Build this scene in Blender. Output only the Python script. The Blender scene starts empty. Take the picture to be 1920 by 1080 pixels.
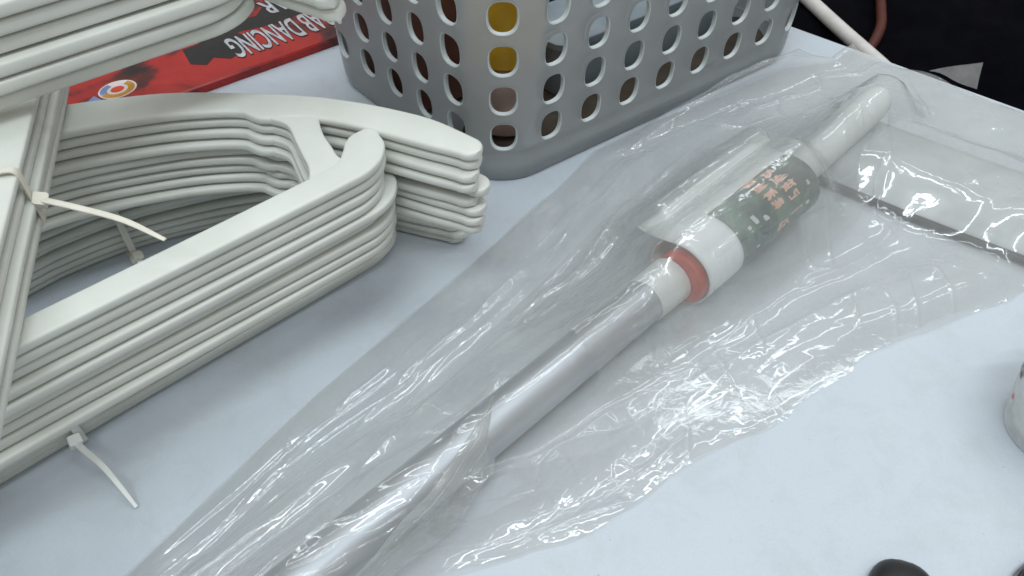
import bpy, bmesh, math, random
import numpy as np
from mathutils import Vector, Matrix

random.seed(7)
S = 0.01                                  # all lengths below are in centimetres
scene = bpy.context.scene
COL = scene.collection

# ------------------------------------------------------------------ camera
PITCH = math.radians(47.5)
DIST = 33.5
cd = bpy.data.cameras.new("camera")
cam = bpy.data.objects.new("camera", cd)
COL.objects.link(cam)
cd.sensor_width = 36.0
cd.lens = 36.0 * 1507.0 / 1920.0
cd.dof.use_dof = True
cd.dof.focus_distance = 0.33
cd.dof.aperture_fstop = 36.0
cd.clip_start = 0.005
cd.clip_end = 50.0
CAMLOC = Vector((0, -DIST * math.cos(PITCH), DIST * math.sin(PITCH)))
cam.location = CAMLOC * S
cam.rotation_euler = (math.pi / 2 - PITCH, 0, 0)
scene.camera = cam

# ------------------------------------------------------------------ light: ceiling tubes in a dim shop, plus added front fill
world = bpy.data.worlds.new("World")
scene.world = world
world.use_nodes = True
bg = world.node_tree.nodes["Background"]
bg.inputs[1].default_value = 1.0
wn = world.node_tree.nodes
wl = world.node_tree.links
w_tc = wn.new('ShaderNodeTexCoord')               # pale ceiling above, dimmer shop walls round about
w_sep = wn.new('ShaderNodeSeparateXYZ')
w_rmp = wn.new('ShaderNodeValToRGB')
wl.new(w_tc.outputs['Generated'], w_sep.inputs[0])
wl.new(w_sep.outputs['Z'], w_rmp.inputs[0])
wl.new(w_rmp.outputs[0], bg.inputs[0])
w_e = w_rmp.color_ramp.elements
w_e[0].position, w_e[0].color = 0.05, (0.27, 0.26, 0.245, 1)
w_e[1].position, w_e[1].color = 0.75, (0.50, 0.49, 0.475, 1)


def tube(name, loc, rz, power, sx=1.2, sy=0.07, col=(0.86, 0.95, 1.0)):
    ld = bpy.data.lights.new(name, 'AREA')
    ld.shape = 'RECTANGLE'
    ld.size = sx
    ld.size_y = sy
    ld.energy = power
    ld.color = col
    o = bpy.data.objects.new(name, ld)
    o.location = loc
    o.rotation_euler = (0, 0, rz)
    COL.objects.link(o)
    return o


for tx, ty, tw in ((-0.10, 1.15, 2.2), (1.00, 1.10, 2.4), (0.15, 0.35, 4.0), (1.10, 0.25, 2.0), (0.30, -0.40, 5.6), (-0.45, -0.75, 9.6), (0.85, -1.00, 1.8)):  # the front-left one is fill, added to brighten the left half
    tube("ceiling_tube_or_fill", (tx, ty, 1.65), math.radians(8), tw)

scene.view_settings.view_transform = 'Standard'
scene.view_settings.look = 'None'
scene.view_settings.exposure = 0.18
scene.view_settings.gamma = 1.0
scene.render.engine = 'CYCLES'
scene.cycles.use_denoising = True
scene.cycles.max_bounces = 10
scene.cycles.transparent_max_bounces = 24
scene.cycles.transmission_bounces = 8
scene.cycles.caustics_reflective = False
scene.cycles.caustics_refractive = False


# ------------------------------------------------------------------ materials
def new_mat(name):
    m = bpy.data.materials.new(name)
    m.use_nodes = True
    nt = m.node_tree
    return m, nt, nt.nodes["Principled BSDF"], nt.nodes["Material Output"]


def noise(nt, scale, detail=4, rough=0.55, vec=None, dist=0.0):
    n = nt.nodes.new('ShaderNodeTexNoise')
    n.inputs['Scale'].default_value = scale
    n.inputs['Detail'].default_value = detail
    n.inputs['Roughness'].default_value = rough
    n.inputs['Distortion'].default_value = dist
    if vec is None:
        tc = nt.nodes.new('ShaderNodeTexCoord')
        vec = tc.outputs['Object']
    nt.links.new(vec, n.inputs['Vector'])
    return n


def ramp(nt, fac, stops):
    r = nt.nodes.new('ShaderNodeValToRGB')
    e = r.color_ramp.elements
    while len(e) < len(stops):
        e.new(0.5)
    for k, (p, c) in enumerate(stops):
        e[k].position = p
        e[k].color = (*c, 1)
    nt.links.new(fac, r.inputs[0])
    return r


def bump(nt, b, height, strength, dist):
    n = nt.nodes.new('ShaderNodeBump')
    n.inputs['Strength'].default_value = strength
    n.inputs['Distance'].default_value = dist
    nt.links.new(height, n.inputs['Height'])
    nt.links.new(n.outputs[0], b.inputs['Normal'])
    return n


def plastic(name, c0, c1, rough=0.4, scale=60, sss=0.0, bump_s=0.15, coat=0.0):
    m, nt, b, out = new_mat(name)
    n = noise(nt, scale)
    r = ramp(nt, n.outputs['Fac'], [(0.35, c0), (0.68, c1)])
    nt.links.new(r.outputs[0], b.inputs['Base Color'])
    n2 = noise(nt, scale * 6, 3)
    rr = nt.nodes.new('ShaderNodeMapRange')
    rr.inputs[3].default_value = rough - 0.08
    rr.inputs[4].default_value = rough + 0.12
    nt.links.new(n2.outputs['Fac'], rr.inputs[0])
    nt.links.new(rr.outputs[0], b.inputs['Roughness'])
    if bump_s:
        bump(nt, b, n2.outputs['Fac'], bump_s, 0.0004)
    if sss:
        b.inputs['Subsurface Weight'].default_value = sss
        b.inputs['Subsurface Radius'].default_value = (0.004, 0.0035, 0.003)
        b.inputs['Subsurface Scale'].default_value = 0.5
    b.inputs['Coat Weight'].default_value = coat
    return m


M = {}
M['hanger'] = plastic('white_hanger_plastic', (0.625, 0.64, 0.59), (0.69, 0.705, 0.66), 0.42, 45)
M['tie'] = plastic('cream_nylon', (0.66, 0.63, 0.53), (0.76, 0.73, 0.65), 0.38, 90)
M['tie_clear'] = plastic('clear_nylon', (0.72, 0.74, 0.70), (0.80, 0.82, 0.80), 0.35, 90)
M['black'] = plastic('black_plastic', (0.008, 0.009, 0.011), (0.016, 0.016, 0.018), 0.38, 80)
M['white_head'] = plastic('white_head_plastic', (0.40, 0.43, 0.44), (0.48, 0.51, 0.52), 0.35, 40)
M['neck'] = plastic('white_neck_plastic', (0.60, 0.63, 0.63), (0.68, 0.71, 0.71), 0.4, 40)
M['rubber'] = plastic('grey_rubber', (0.012, 0.014, 0.015), (0.03, 0.032, 0.032), 0.6, 90)
M['red_plastic'] = plastic('red_plastic', (0.58, 0.04, 0.012), (0.70, 0.075, 0.025), 0.45, 70)
M['paper'] = plastic('white_paper', (0.80, 0.84, 0.86), (0.88, 0.91, 0.92), 0.55, 70)
M['paper_back'] = plastic('pale_paper_back', (0.76, 0.80, 0.79), (0.84, 0.88, 0.87), 0.6, 50)
M['pink_ink'] = plastic('pink_ink', (0.72, 0.38, 0.27), (0.85, 0.55, 0.44), 0.6, 160)
M['pale_ink'] = plastic('pale_ink', (0.55, 0.58, 0.58), (0.68, 0.70, 0.70), 0.6, 160)
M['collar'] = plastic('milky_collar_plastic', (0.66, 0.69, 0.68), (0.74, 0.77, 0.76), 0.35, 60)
M['amber'] = plastic('amber_plastic', (0.80, 0.42, 0.01), (0.92, 0.55, 0.03), 0.4, 60)
M['pinkish'] = plastic('pale_pink_plastic', (0.60, 0.40, 0.34), (0.70, 0.52, 0.47), 0.4, 60)
M['maroon'] = plastic('maroon_card', (0.13, 0.05, 0.04), (0.24, 0.11, 0.08), 0.6, 30)
M['brown'] = plastic('brown_infill', (0.055, 0.042, 0.03), (0.09, 0.07, 0.05), 0.8, 50)
M['basket_edge'] = plastic('lit_hole_edge', (0.52, 0.57, 0.58), (0.62, 0.67, 0.68), 0.4, 80)  # paler copy of the basket plastic: light caught in hole edges, as colour
M['greyblue'] = plastic('blue_grey_plastic', (0.22, 0.27, 0.31), (0.30, 0.35, 0.38), 0.45, 50)
M['white_cord'] = plastic('white_cord', (0.62, 0.60, 0.57), (0.72, 0.70, 0.67), 0.5, 90)
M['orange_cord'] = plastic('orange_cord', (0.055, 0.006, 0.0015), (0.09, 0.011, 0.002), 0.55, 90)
M['ink_black'] = plastic('print_black', (0.006, 0.006, 0.007), (0.014, 0.012, 0.012), 0.4, 40, bump_s=0)
M['ink_grey'] = plastic('print_silver', (0.36, 0.37, 0.40), (0.56, 0.57, 0.60), 0.45, 220, bump_s=0)
M['ink_white'] = plastic('print_white', (0.62, 0.55, 0.53), (0.75, 0.70, 0.68), 0.45, 80, bump_s=0)
M['ink_gold'] = plastic('print_gold', (0.42, 0.19, 0.01), (0.58, 0.30, 0.04), 0.45, 80, bump_s=0)
M['ink_blue'] = plastic('print_blue', (0.14, 0.22, 0.42), (0.22, 0.30, 0.52), 0.45, 80, bump_s=0)
M['ink_grey_dark'] = plastic('print_dark_grey', (0.10, 0.10, 0.11), (0.22, 0.22, 0.23), 0.5, 120, bump_s=0)
M['ink_pink'] = plastic('print_pink', (0.60, 0.18, 0.20), (0.70, 0.28, 0.28), 0.5, 120, bump_s=0)


def table_mat():
    m, nt, b, out = new_mat('white_table_laminate')
    n = noise(nt, 9, 5, 0.6)
    r = ramp(nt, n.outputs['Fac'], [(0.3, (0.535, 0.59, 0.65)), (0.7, (0.575, 0.63, 0.68))])
    sp = noise(nt, 420, 2)
    r2 = ramp(nt, sp.outputs['Fac'], [(0.20, (0.62, 0.60, 0.58)), (0.27, (1, 1, 1))])
    mx = nt.nodes.new('ShaderNodeMix')
    mx.data_type = 'RGBA'
    mx.blend_type = 'MULTIPLY'
    mx.inputs[0].default_value = 0.8
    nt.links.new(r.outputs[0], mx.inputs[6])
    nt.links.new(r2.outputs[0], mx.inputs[7])
    gn = noise(nt, 1100, 3, 0.8)
    gr = ramp(nt, gn.outputs['Fac'], [(0.25, (0.93, 0.93, 0.935)), (0.75, (1.0, 1.0, 1.0))])
    sm_ = noise(nt, 55, 6, 0.75, dist=0.4)
    sr = ramp(nt, sm_.outputs['Fac'], [(0.36, (0.955, 0.945, 0.925)), (0.52, (1.0, 1.0, 1.0))])
    last = mx.outputs[2]
    for g_ in (gr, sr):
        mg_ = nt.nodes.new('ShaderNodeMix')
        mg_.data_type = 'RGBA'
        mg_.blend_type = 'MULTIPLY'
        mg_.inputs[0].default_value = 1.0
        nt.links.new(last, mg_.inputs[6])
        nt.links.new(g_.outputs[0], mg_.inputs[7])
        last = mg_.outputs[2]
    nt.links.new(last, b.inputs['Base Color'])
    b.inputs['Roughness'].default_value = 0.55
    n3 = noise(nt, 500, 4, 0.7)
    bump(nt, b, n3.outputs['Fac'], 0.3, 0.0005)
    return m


def alu_mat():
    m, nt, b, out = new_mat('brushed_aluminium')
    b.inputs['Base Color'].default_value = (0.47, 0.50, 0.54, 1)
    b.inputs['Metallic'].default_value = 0.82
    n = noise(nt, 40, 4)
    rr = nt.nodes.new('ShaderNodeMapRange')
    rr.inputs[3].default_value = 0.34
    rr.inputs[4].default_value = 0.46
    nt.links.new(n.outputs['Fac'], rr.inputs[0])
    nt.links.new(rr.outputs[0], b.inputs['Roughness'])
    return m


def film_mat(name, tint, haze, bump_d):
    """thin clear polythene: mostly see-through, a mirror glint by Fresnel, a little milky haze"""
    m = bpy.data.materials.new(name)
    m.use_nodes = True
    nt = m.node_tree
    nt.nodes.clear()
    out = nt.nodes.new('ShaderNodeOutputMaterial')
    tr = nt.nodes.new('ShaderNodeBsdfTransparent')
    tr.inputs[0].default_value = (*tint, 1)
    df = nt.nodes.new('ShaderNodeBsdfDiffuse')
    df.inputs[0].default_value = (0.94, 0.955, 0.95, 1)
    tl = nt.nodes.new('ShaderNodeBsdfTranslucent')
    tl.inputs[0].default_value = (0.94, 0.955, 0.95, 1)
    hz = nt.nodes.new('ShaderNodeMixShader')
    hz.inputs[0].default_value = 0.45
    nt.links.new(df.outputs[0], hz.inputs[1])
    nt.links.new(tl.outputs[0], hz.inputs[2])
    mx = nt.nodes.new('ShaderNodeMixShader')
    tc = nt.nodes.new('ShaderNodeTexCoord')
    nh = noise(nt, 28, 5, 0.65, tc.outputs['Object'])
    hr = nt.nodes.new('ShaderNodeMapRange')
    hr.inputs[1].default_value = 0.3
    hr.inputs[2].default_value = 0.75
    hr.inputs[3].default_value = haze * 0.55
    hr.inputs[4].default_value = haze * 1.7
    nt.links.new(nh.outputs['Fac'], hr.inputs[0])
    lh = nt.nodes.new('ShaderNodeLayerWeight')
    gz = nt.nodes.new('ShaderNodeMapRange')
    gz.inputs[3].default_value = 0.7
    gz.inputs[4].default_value = 2.6
    nt.links.new(lh.outputs['Facing'], gz.inputs[0])
    ml = nt.nodes.new('ShaderNodeMath')
    ml.operation = 'MULTIPLY'
    nt.links.new(hr.outputs[0], ml.inputs[0])
    nt.links.new(gz.outputs[0], ml.inputs[1])
    nt.links.new(ml.outputs[0], mx.inputs[0])
    nt.links.new(tr.outputs[0], mx.inputs[1])
    nt.links.new(hz.outputs[0], mx.inputs[2])
    gl = nt.nodes.new('ShaderNodeBsdfGlossy')
    gl.inputs['Roughness'].default_value = 0.045
    lw = nt.nodes.new('ShaderNodeLayerWeight')      # Schlick reflectance of a thin sheet, the same from both sides
    pw = nt.nodes.new('ShaderNodeMath')
    pw.operation = 'POWER'
    pw.inputs[1].default_value = 5.0
    nt.links.new(lw.outputs['Facing'], pw.inputs[0])
    fr = nt.nodes.new('ShaderNodeMapRange')
    fr.inputs[3].default_value = 0.115
    fr.inputs[4].default_value = 0.75
    nt.links.new(pw.outputs[0], fr.inputs[0])
    bp = nt.nodes.new('ShaderNodeBump')
    bp.inputs['Strength'].default_value = 0.25
    bp.inputs['Distance'].default_value = bump_d
    nb = noise(nt, 160, 3, 0.5, tc.outputs['Object'], 0.6)
    nt.links.new(nb.outputs['Fac'], bp.inputs['Height'])
    nt.links.new(bp.outputs[0], gl.inputs['Normal'])
    nt.links.new(bp.outputs[0], lw.inputs['Normal'])
    g2 = nt.nodes.new('ShaderNodeBsdfGlossy')
    g2.inputs['Roughness'].default_value = 0.24
    nt.links.new(bp.outputs[0], g2.inputs['Normal'])
    gm_ = nt.nodes.new('ShaderNodeMixShader')
    gm_.inputs[0].default_value = 0.30
    nt.links.new(gl.outputs[0], gm_.inputs[1])
    nt.links.new(g2.outputs[0], gm_.inputs[2])
    mg = nt.nodes.new('ShaderNodeMixShader')
    nt.links.new(fr.outputs[0], mg.inputs[0])
    nt.links.new(mx.outputs[0], mg.inputs[1])
    nt.links.new(gm_.outputs[0], mg.inputs[2])
    nt.links.new(mg.outputs[0], out.inputs[0])
    return m


def basket_mat():
    m = bpy.data.materials.new('frosted_polypropylene')
    m.use_nodes = True
    nt = m.node_tree
    nt.nodes.clear()
    out = nt.nodes.new('ShaderNodeOutputMaterial')
    df = nt.nodes.new('ShaderNodeBsdfDiffuse')
    df.inputs[0].default_value = (0.90, 0.95, 0.97, 1)
    tl = nt.nodes.new('ShaderNodeBsdfTranslucent')
    tl.inputs[0].default_value = (0.93, 0.97, 1.0, 1)
    a = nt.nodes.new('ShaderNodeMixShader')
    a.inputs[0].default_value = 0.55
    nt.links.new(df.outputs[0], a.inputs[1])
    nt.links.new(tl.outputs[0], a.inputs[2])
    rf = nt.nodes.new('ShaderNodeBsdfRefraction')
    rf.inputs['Roughness'].default_value = 0.20
    rf.inputs['IOR'].default_value = 1.02
    rf.inputs[0].default_value = (0.96, 0.98, 0.98, 1)
    b = nt.nodes.new('ShaderNodeMixShader')
    n = noise(nt, 25, 4)
    mr = nt.nodes.new('ShaderNodeMapRange')
    mr.inputs[3].default_value = 0.30
    mr.inputs[4].default_value = 0.52
    nt.links.new(n.outputs['Fac'], mr.inputs[0])
    nt.links.new(mr.outputs[0], b.inputs[0])
    nt.links.new(a.outputs[0], b.inputs[1])
    nt.links.new(rf.outputs[0], b.inputs[2])
    gl = nt.nodes.new('ShaderNodeBsdfGlossy')
    gl.inputs['Roughness'].default_value = 0.32
    fr = nt.nodes.new('ShaderNodeFresnel')
    fr.inputs['IOR'].default_value = 1.42
    c = nt.nodes.new('ShaderNodeMixShader')
    nt.links.new(fr.outputs[0], c.inputs[0])
    nt.links.new(b.outputs[0], c.inputs[1])
    nt.links.new(gl.outputs[0], c.inputs[2])
    nt.links.new(c.outputs[0], out.inputs[0])
    return m


def package_mat():
    m, nt, b, out = new_mat('red_black_print')
    n = noise(nt, 26, 4, 0.55, dist=0.8)
    r = ramp(nt, n.outputs['Fac'], [(0.36, (0.012, 0.006, 0.006)), (0.45, (0.10, 0.008, 0.006)),
                                    (0.52, (0.34, 0.010, 0.009)), (0.75, (0.46, 0.022, 0.012))])
    nt.links.new(r.outputs[0], b.inputs['Base Color'])
    b.inputs['Roughness'].default_value = 0.35
    return m


def green_photo_mat():
    m, nt, b, out = new_mat('green_photo_print')
    n = noise(nt, 70, 4, 0.6, dist=0.5)
    r = ramp(nt, n.outputs['Fac'], [(0.32, (0.020, 0.042, 0.044)), (0.5, (0.050, 0.105, 0.090)),
                                    (0.64, (0.11, 0.21, 0.15)), (0.8, (0.28, 0.36, 0.32))])
    nt.links.new(r.outputs[0], b.inputs['Base Color'])
    b.inputs['Roughness'].default_value = 0.4
    return m


def cloth_mat():
    m, nt, b, out = new_mat('black_cloth')
    n = noise(nt, 60, 4)
    r = ramp(nt, n.outputs['Fac'], [(0.3, (0.0012, 0.0012, 0.0020)), (0.7, (0.0028, 0.0028, 0.0050))])
    nt.links.new(r.outputs[0], b.inputs['Base Color'])
    b.inputs['Roughness'].default_value = 0.95
    b.inputs['Specular IOR Level'].default_value = 0.05
    return m


M['table'] = table_mat()
M['alu'] = alu_mat()
M['film'] = film_mat('clear_polythene', (0.991, 0.992, 0.987), 0.135, 0.0005)
M['film_fold'] = film_mat('folded_over_polythene', (0.95, 0.952, 0.945), 0.26, 0.0005)
M['film_clear'] = film_mat('clear_inner_polythene', (0.992, 0.993, 0.990), 0.055, 0.0005)
M['film_thick'] = film_mat('folded_polythene', (0.80, 0.82, 0.81), 0.42, 0.0005)
M['basket'] = basket_mat()
M['package'] = package_mat()
M['green'] = green_photo_mat()
M['cloth'] = cloth_mat()


# ------------------------------------------------------------------ mesh helpers
def mesh(name, verts, faces, smooth=True, flat_from=None):
    me = bpy.data.meshes.new(name)
    me.from_pydata([tuple(c * S for c in v) for v in verts], [], faces)
    me.validate()
    bm = bmesh.new()
    bm.from_mesh(me)
    bmesh.ops.recalc_face_normals(bm, faces=bm.faces)
    bm.to_mesh(me)
    bm.free()
    if smooth:
        me.polygons.foreach_set('use_smooth', [True] * len(me.polygons))
    return me


def sharp(me, deg=40):
    me.set_sharp_from_angle(angle=math.radians(deg))
    return me


def obj(name, me, mat, parent=None, loc=(0, 0, 0), rot=(0, 0, 0)):
    o = bpy.data.objects.new(name, me)
    if mat is not None:
        if not me.materials:
            me.materials.append(mat)
    COL.objects.link(o)
    o.location = Vector(loc) * S
    o.rotation_euler = rot
    o.parent = parent
    return o


def thing(name, label, cat, loc=(0, 0, 0), rz=0.0, group=None):
    o = bpy.data.objects.new(name, None)
    o.empty_display_size = 0.01
    COL.objects.link(o)
    o.location = Vector(loc) * S
    o.rotation_euler = (0, 0, rz)
    o['label'] = label
    o['category'] = cat
    if group:
        o['group'] = group
    return o


def tag(o, label, cat, group=None):
    o['label'] = label
    o['category'] = cat
    if group:
        o['group'] = group
    return o


def catmull(pts, n):
    """smooth polyline through control points (any dimension)"""
    P = [np.array(p, float) for p in pts]
    P = [2 * P[0] - P[1]] + P + [2 * P[-1] - P[-2]]
    out = []
    for i in range(1, len(P) - 2):
        for k in range(n):
            t = k / n
            a, b, c, d = P[i - 1], P[i], P[i + 1], P[i + 2]
            out.append(0.5 * (2 * b + (c - a) * t + (2 * a - 5 * b + 4 * c - d) * t * t + (3 * b - a - 3 * c + d) * t ** 3))
    out.append(P[-2])
    return out


def band(name, A, B, z0, z1, bev, crown=0.0):
    """a flat moulded bar between two matching outlines A and B (2-D), rounded edges"""
    n = len(A)
    prof = []
    for k in range(4):                       # quarter rounds
        a = math.pi / 2 * k / 3
        prof.append((1 - math.cos(a), math.sin(a)))
    verts, faces = [], []
    for i in range(n):
        a, b = np.array(A[i]), np.array(B[i])
        w = np.linalg.norm(b - a)
        e = (b - a) / max(w, 1e-6)
        bv = min(bev, w * 0.49)
        bz = min(bev, (z1 - z0) * 0.49) * (bv / bev) ** 0.5
        ring = []
        for (p, q) in prof:                  # side A going up
            ring.append((a + e * bv * p, z1 - bz + bz * q))
        ring.append(((a + b) / 2, z1 + crown * min(1, w)))
        for (p, q) in reversed(prof):
            ring.append((b - e * bv * p, z1 - bz + bz * q))
        for (p, q) in prof:
            ring.append((b - e * bv * p, z0 + bz - bz * q))
        for (p, q) in reversed(prof):
            ring.append((a + e * bv * p, z0 + bz - bz * q))
        verts += [(c[0], c[1], z) for c, z in ring]
    m = 4 * 4 + 1
    for i in range(n - 1):
        for k in range(m):
            faces.append((i * m + k, i * m + (k + 1) % m, (i + 1) * m + (k + 1) % m, (i + 1) * m + k))
    faces.append(tuple(range(m)))
    faces.append(tuple((n - 1) * m + k for k in reversed(range(m))))
    return sharp(mesh(name, verts, faces), 50)


def sweep(name, path, prof, closed=False, up=(0, 0, 1), scale=None, cap=True):
    """sweep a 2-D profile along a 3-D path"""
    P = [Vector(p) for p in path]
    n, m = len(P), len(prof)
    verts, faces = [], []
    upv = Vector(up)
    for i in range(n):
        if closed:
            t = (P[(i + 1) % n] - P[i - 1]).normalized()
        else:
            t = (P[min(i + 1, n - 1)] - P[max(i - 1, 0)]).normalized()
        x = t.cross(upv)
        if x.length < 1e-4:
            x = t.cross(Vector((1, 0.3, 0)))
        x.normalize()
        y = x.cross(t).normalized()
        k = 1 if scale is None else scale[i]
        for (a, b) in prof:
            verts.append(tuple(P[i] + x * a * k + y * b * k))
    for i in range(n if closed else n - 1):
        j = (i + 1) % n
        for k in range(m):
            faces.append((i * m + k, i * m + (k + 1) % m, j * m + (k + 1) % m, j * m + k))
    if not closed and cap:
        faces.append(tuple(range(m)))
        faces.append(tuple((n - 1) * m + k for k in reversed(range(m))))
    return sharp(mesh(name, verts, faces), 45)


def circ(r, n=20):
    return [(r * math.cos(2 * math.pi * k / n), r * math.sin(2 * math.pi * k / n)) for k in range(n)]


def rrect(w, h, r, n=3):
    out = []
    for cx, cy, a0 in ((w / 2 - r, h / 2 - r, 0), (-w / 2 + r, h / 2 - r, 90), (-w / 2 + r, -h / 2 + r, 180), (w / 2 - r, -h / 2 + r, 270)):
        for k in range(n + 1):
            a = math.radians(a0 + 90 * k / n)
            out.append((cx + r * math.cos(a), cy + r * math.sin(a)))
    return out


def lathe(name, prof, n=40, cap=True):
    verts, faces = [], []
    for (r, z) in prof:
        for k in range(n):
            a = 2 * math.pi * k / n
            verts.append((r * math.cos(a), r * math.sin(a), z))
    for i in range(len(prof) - 1):
        for k in range(n):
            faces.append((i * n + k, i * n + (k + 1) % n, (i + 1) * n + (k + 1) % n, (i + 1) * n + k))
    if cap:
        faces.append(tuple(range(n)))
        faces.append(tuple((len(prof) - 1) * n + k for k in range(n)))
    return sharp(mesh(name, verts, faces), 40)


# ------------------------------------------------------------------ value noise for the film (numpy)
def vnoise(x, y, seed=0):
    rng = np.random.RandomState(seed)
    tab = rng.rand(256, 256) * 2 - 1
    xi = np.floor(x).astype(int)
    yi = np.floor(y).astype(int)
    fx, fy = x - xi, y - yi
    fx = fx * fx * fx * (fx * (fx * 6 - 15) + 10)
    fy = fy * fy * fy * (fy * (fy * 6 - 15) + 10)
    g = lambda a, b: tab[a & 255, b & 255]
    return (g(xi, yi) * (1 - fx) + g(xi + 1, yi) * fx) * (1 - fy) + (g(xi, yi + 1) * (1 - fx) + g(xi + 1, yi + 1) * fx) * fy


def ridge(x, y, seed, p=1.0):
    return (1 - np.abs(vnoise(x, y, seed))) ** p


# ================================================================== SETTING
# table top: its far edge runs behind the basket and the bag
ea, eb = Vector((26.74, 12.54)), Vector((16.22, 21.35))
ed = (eb - ea).normalized()
p_far = ea + ed * 150
p_near = ea - ed * 60
top = [(p_far.x, p_far.y), (p_near.x, p_near.y), (p_near.x, -70), (-120, -70), (-120, p_far.y)]
verts = [(x, y, 0) for x, y in top] + [(x, y, -2.2) for x, y in top]
n = len(top)
faces = [tuple(range(n)), tuple(reversed(range(n, 2 * n)))] + [(k, (k + 1) % n, n + (k + 1) % n, n + k) for k in range(n)]
t = obj('table_top', mesh('table_top', verts, faces, smooth=False), M['table'])
t['kind'] = 'structure'


# black cloth heaped behind the table
def cloth():
    nx, ny = 120, 90
    X, Y = np.meshgrid(np.linspace(-30, 130, nx), np.linspace(6, 150, ny))
    d = (X - ea.x) * (-ed.y) * -1 + (Y - ea.y) * ed.x * -1    # signed distance from the table edge
    nrm = Vector((-ed.y, ed.x))
    d = (X - ea.x) * nrm.x + (Y - ea.y) * nrm.y
    if d[-1, -1] < 0:
        d = -d
    Z = -9 + np.clip(d, 0, 60) * 0.10 + 2.2 * vnoise(X * 0.09, Y * 0.09, 3) + 1.0 * vnoise(X * 0.25, Y * 0.2, 4)
    ok = d > -4
    idx = -np.ones(X.shape, int)
    verts, faces = [], []
    for j in range(ny):
        for i in range(nx):
            if ok[j, i]:
                idx[j, i] = len(verts)
                verts.append((X[j, i], Y[j, i], Z[j, i]))
    for j in range(ny - 1):
        for i in range(nx - 1):
            q = (idx[j, i], idx[j, i + 1], idx[j + 1, i + 1], idx[j + 1, i])
            if min(q) >= 0:
                faces.append(q)
    return mesh('black_cloth', verts, faces)


tag(obj('black_cloth', cloth(), M['cloth']), 'black cloth lying in the dark behind the table edge', 'cloth')

# ================================================================== HANGERS
U_MID = 10.5                                  # half-way along the bar


def mirror_path(pts):
    return pts + [(2 * U_MID - u, v) for (u, v) in reversed(pts)]


def hanger_meshes():
    T = 0.47
    flip = lambda L: [(p[0], -p[1]) for p in L]
    # shoulder: outer and inner outline from the tip up to the neck
    outer = [(-3.95, -0.95), (-3.80, -0.25), (-3.55, 0.75), (-3.15, 1.71), (-2.29, 3.23), (-1.21, 4.74), (-0.25, 5.80), (0.72, 6.72),
             (2.05, 7.95), (3.49, 9.03), (5.90, 10.31), (8.0, 11.15), (10.5, 11.55)]
    inner = [(-2.95, -1.12), (-2.72, -0.65), (-2.50, -0.25), (-2.10, 0.55), (-1.24, 2.30), (-0.33, 3.75), (0.45, 4.42), (1.20, 5.02),
             (2.30, 6.20), (4.00, 7.42), (6.60, 8.62), (8.6, 9.15), (10.5, 9.35)]
    oc = catmull(outer, 5)
    ic = catmull(inner, 5)
    # the small step on the lower edge beside the strut
    ic2 = []
    for p in ic:
        k = 1 / (1 + math.exp(-(p[0] - 1.45) * 14)) * math.exp(-max(0, p[0] - 1.4) * 0.5)
        ic2.append(p + np.array([-0.22, 0.28]) * k)
    # rounded tip
    c = (oc[0] + ic2[0]) / 2
    h = (ic2[0] - oc[0]) / 2
    d = np.array([-0.12, -1.0]) * np.linalg.norm(h)
    tipA = [c - h * math.cos(a) + d * math.sin(a) for a in (1.45, 1.2, 0.9, 0.6, 0.3)]
    tipB = [c + h * math.cos(a) + d * math.sin(a) for a in (1.45, 1.2, 0.9, 0.6, 0.3)]
    A = tipA + oc
    B = tipB + ic2
    mir = lambda L: [np.array((2 * U_MID - p[0], p[1])) for p in reversed(L)]
    A = A + mir(A)[1:]
    B = B + mir(B)[1:]
    shoulder = band('shoulder', flip(A), flip(B), 0, T, 0.17, 0.015)
    # lower bar with upturned rounded ends
    lo = [(-1.50, 1.45), (-1.42, 1.05), (-1.15, 0.65), (-0.70, 0.27), (0.0, 0.02), (0.9, -0.02), (2.43, -0.03), (4.6, -0.03), (7.5, -0.02), (10.5, 0.0)]
    hi = [(-1.15, 2.10), (-0.75, 2.08), (-0.36, 1.87), (0.02, 1.45), (0.45, 1.12), (1.2, 1.02), (2.55, 1.0), (5.21, 0.98), (7.77, 0.98), (10.5, 0.98)]
    lc, hc = catmull(lo, 5), catmull(hi, 5)
    c = (lc[0] + hc[0]) / 2
    h = (hc[0] - lc[0]) / 2
    d = np.array([-0.8, 0.55]) * np.linalg.norm(h) * 0.55
    A = [c - h * math.cos(a) + d * math.sin(a) for a in (1.45, 1.15, 0.8, 0.45)] + lc
    B = [c + h * math.cos(a) + d * math.sin(a) for a in (1.45, 1.15, 0.8, 0.45)] + hc
    A = A + mir(A)[1:]
    B = B + mir(B)[1:]
    bar = band('bar', flip(A), flip(B), 0, T, 0.12, 0.01)
    # strut between shoulder and bar
    L = [(-0.75, 4.10), (-0.40, 3.60), (-0.08, 2.80), (0.08, 2.0), (0.20, 1.40), (0.05, 0.75)]
    R = [(0.95, 4.90), (0.62, 4.10), (0.86, 3.10), (1.08, 2.30), (1.30, 1.50), (1.75, 0.75)]
    L, R = catmull(L, 4), catmull(R, 4)
    strut = band('strut', flip(L), flip(R), 0.035, T - 0.035, 0.10)
    strut2 = band('strut', flip(mir(L)), flip(mir(R)), 0.035, T - 0.035, 0.10)
    # hook above the neck
    hk = [(U_MID, 11.2), (U_MID, 12.6)]
    for k in range(17):
        a = math.radians(-80 + k * 15)
        hk.append((U_MID + 1.9 * math.cos(a) * 1.0 + 0.0, 14.8 + 1.9 * math.sin(a)))
    hook = sweep('hook', [(p[0], -p[1], T / 2) for p in hk], circ(0.2, 10))
    return shoulder, bar, strut, strut2, hook


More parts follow.
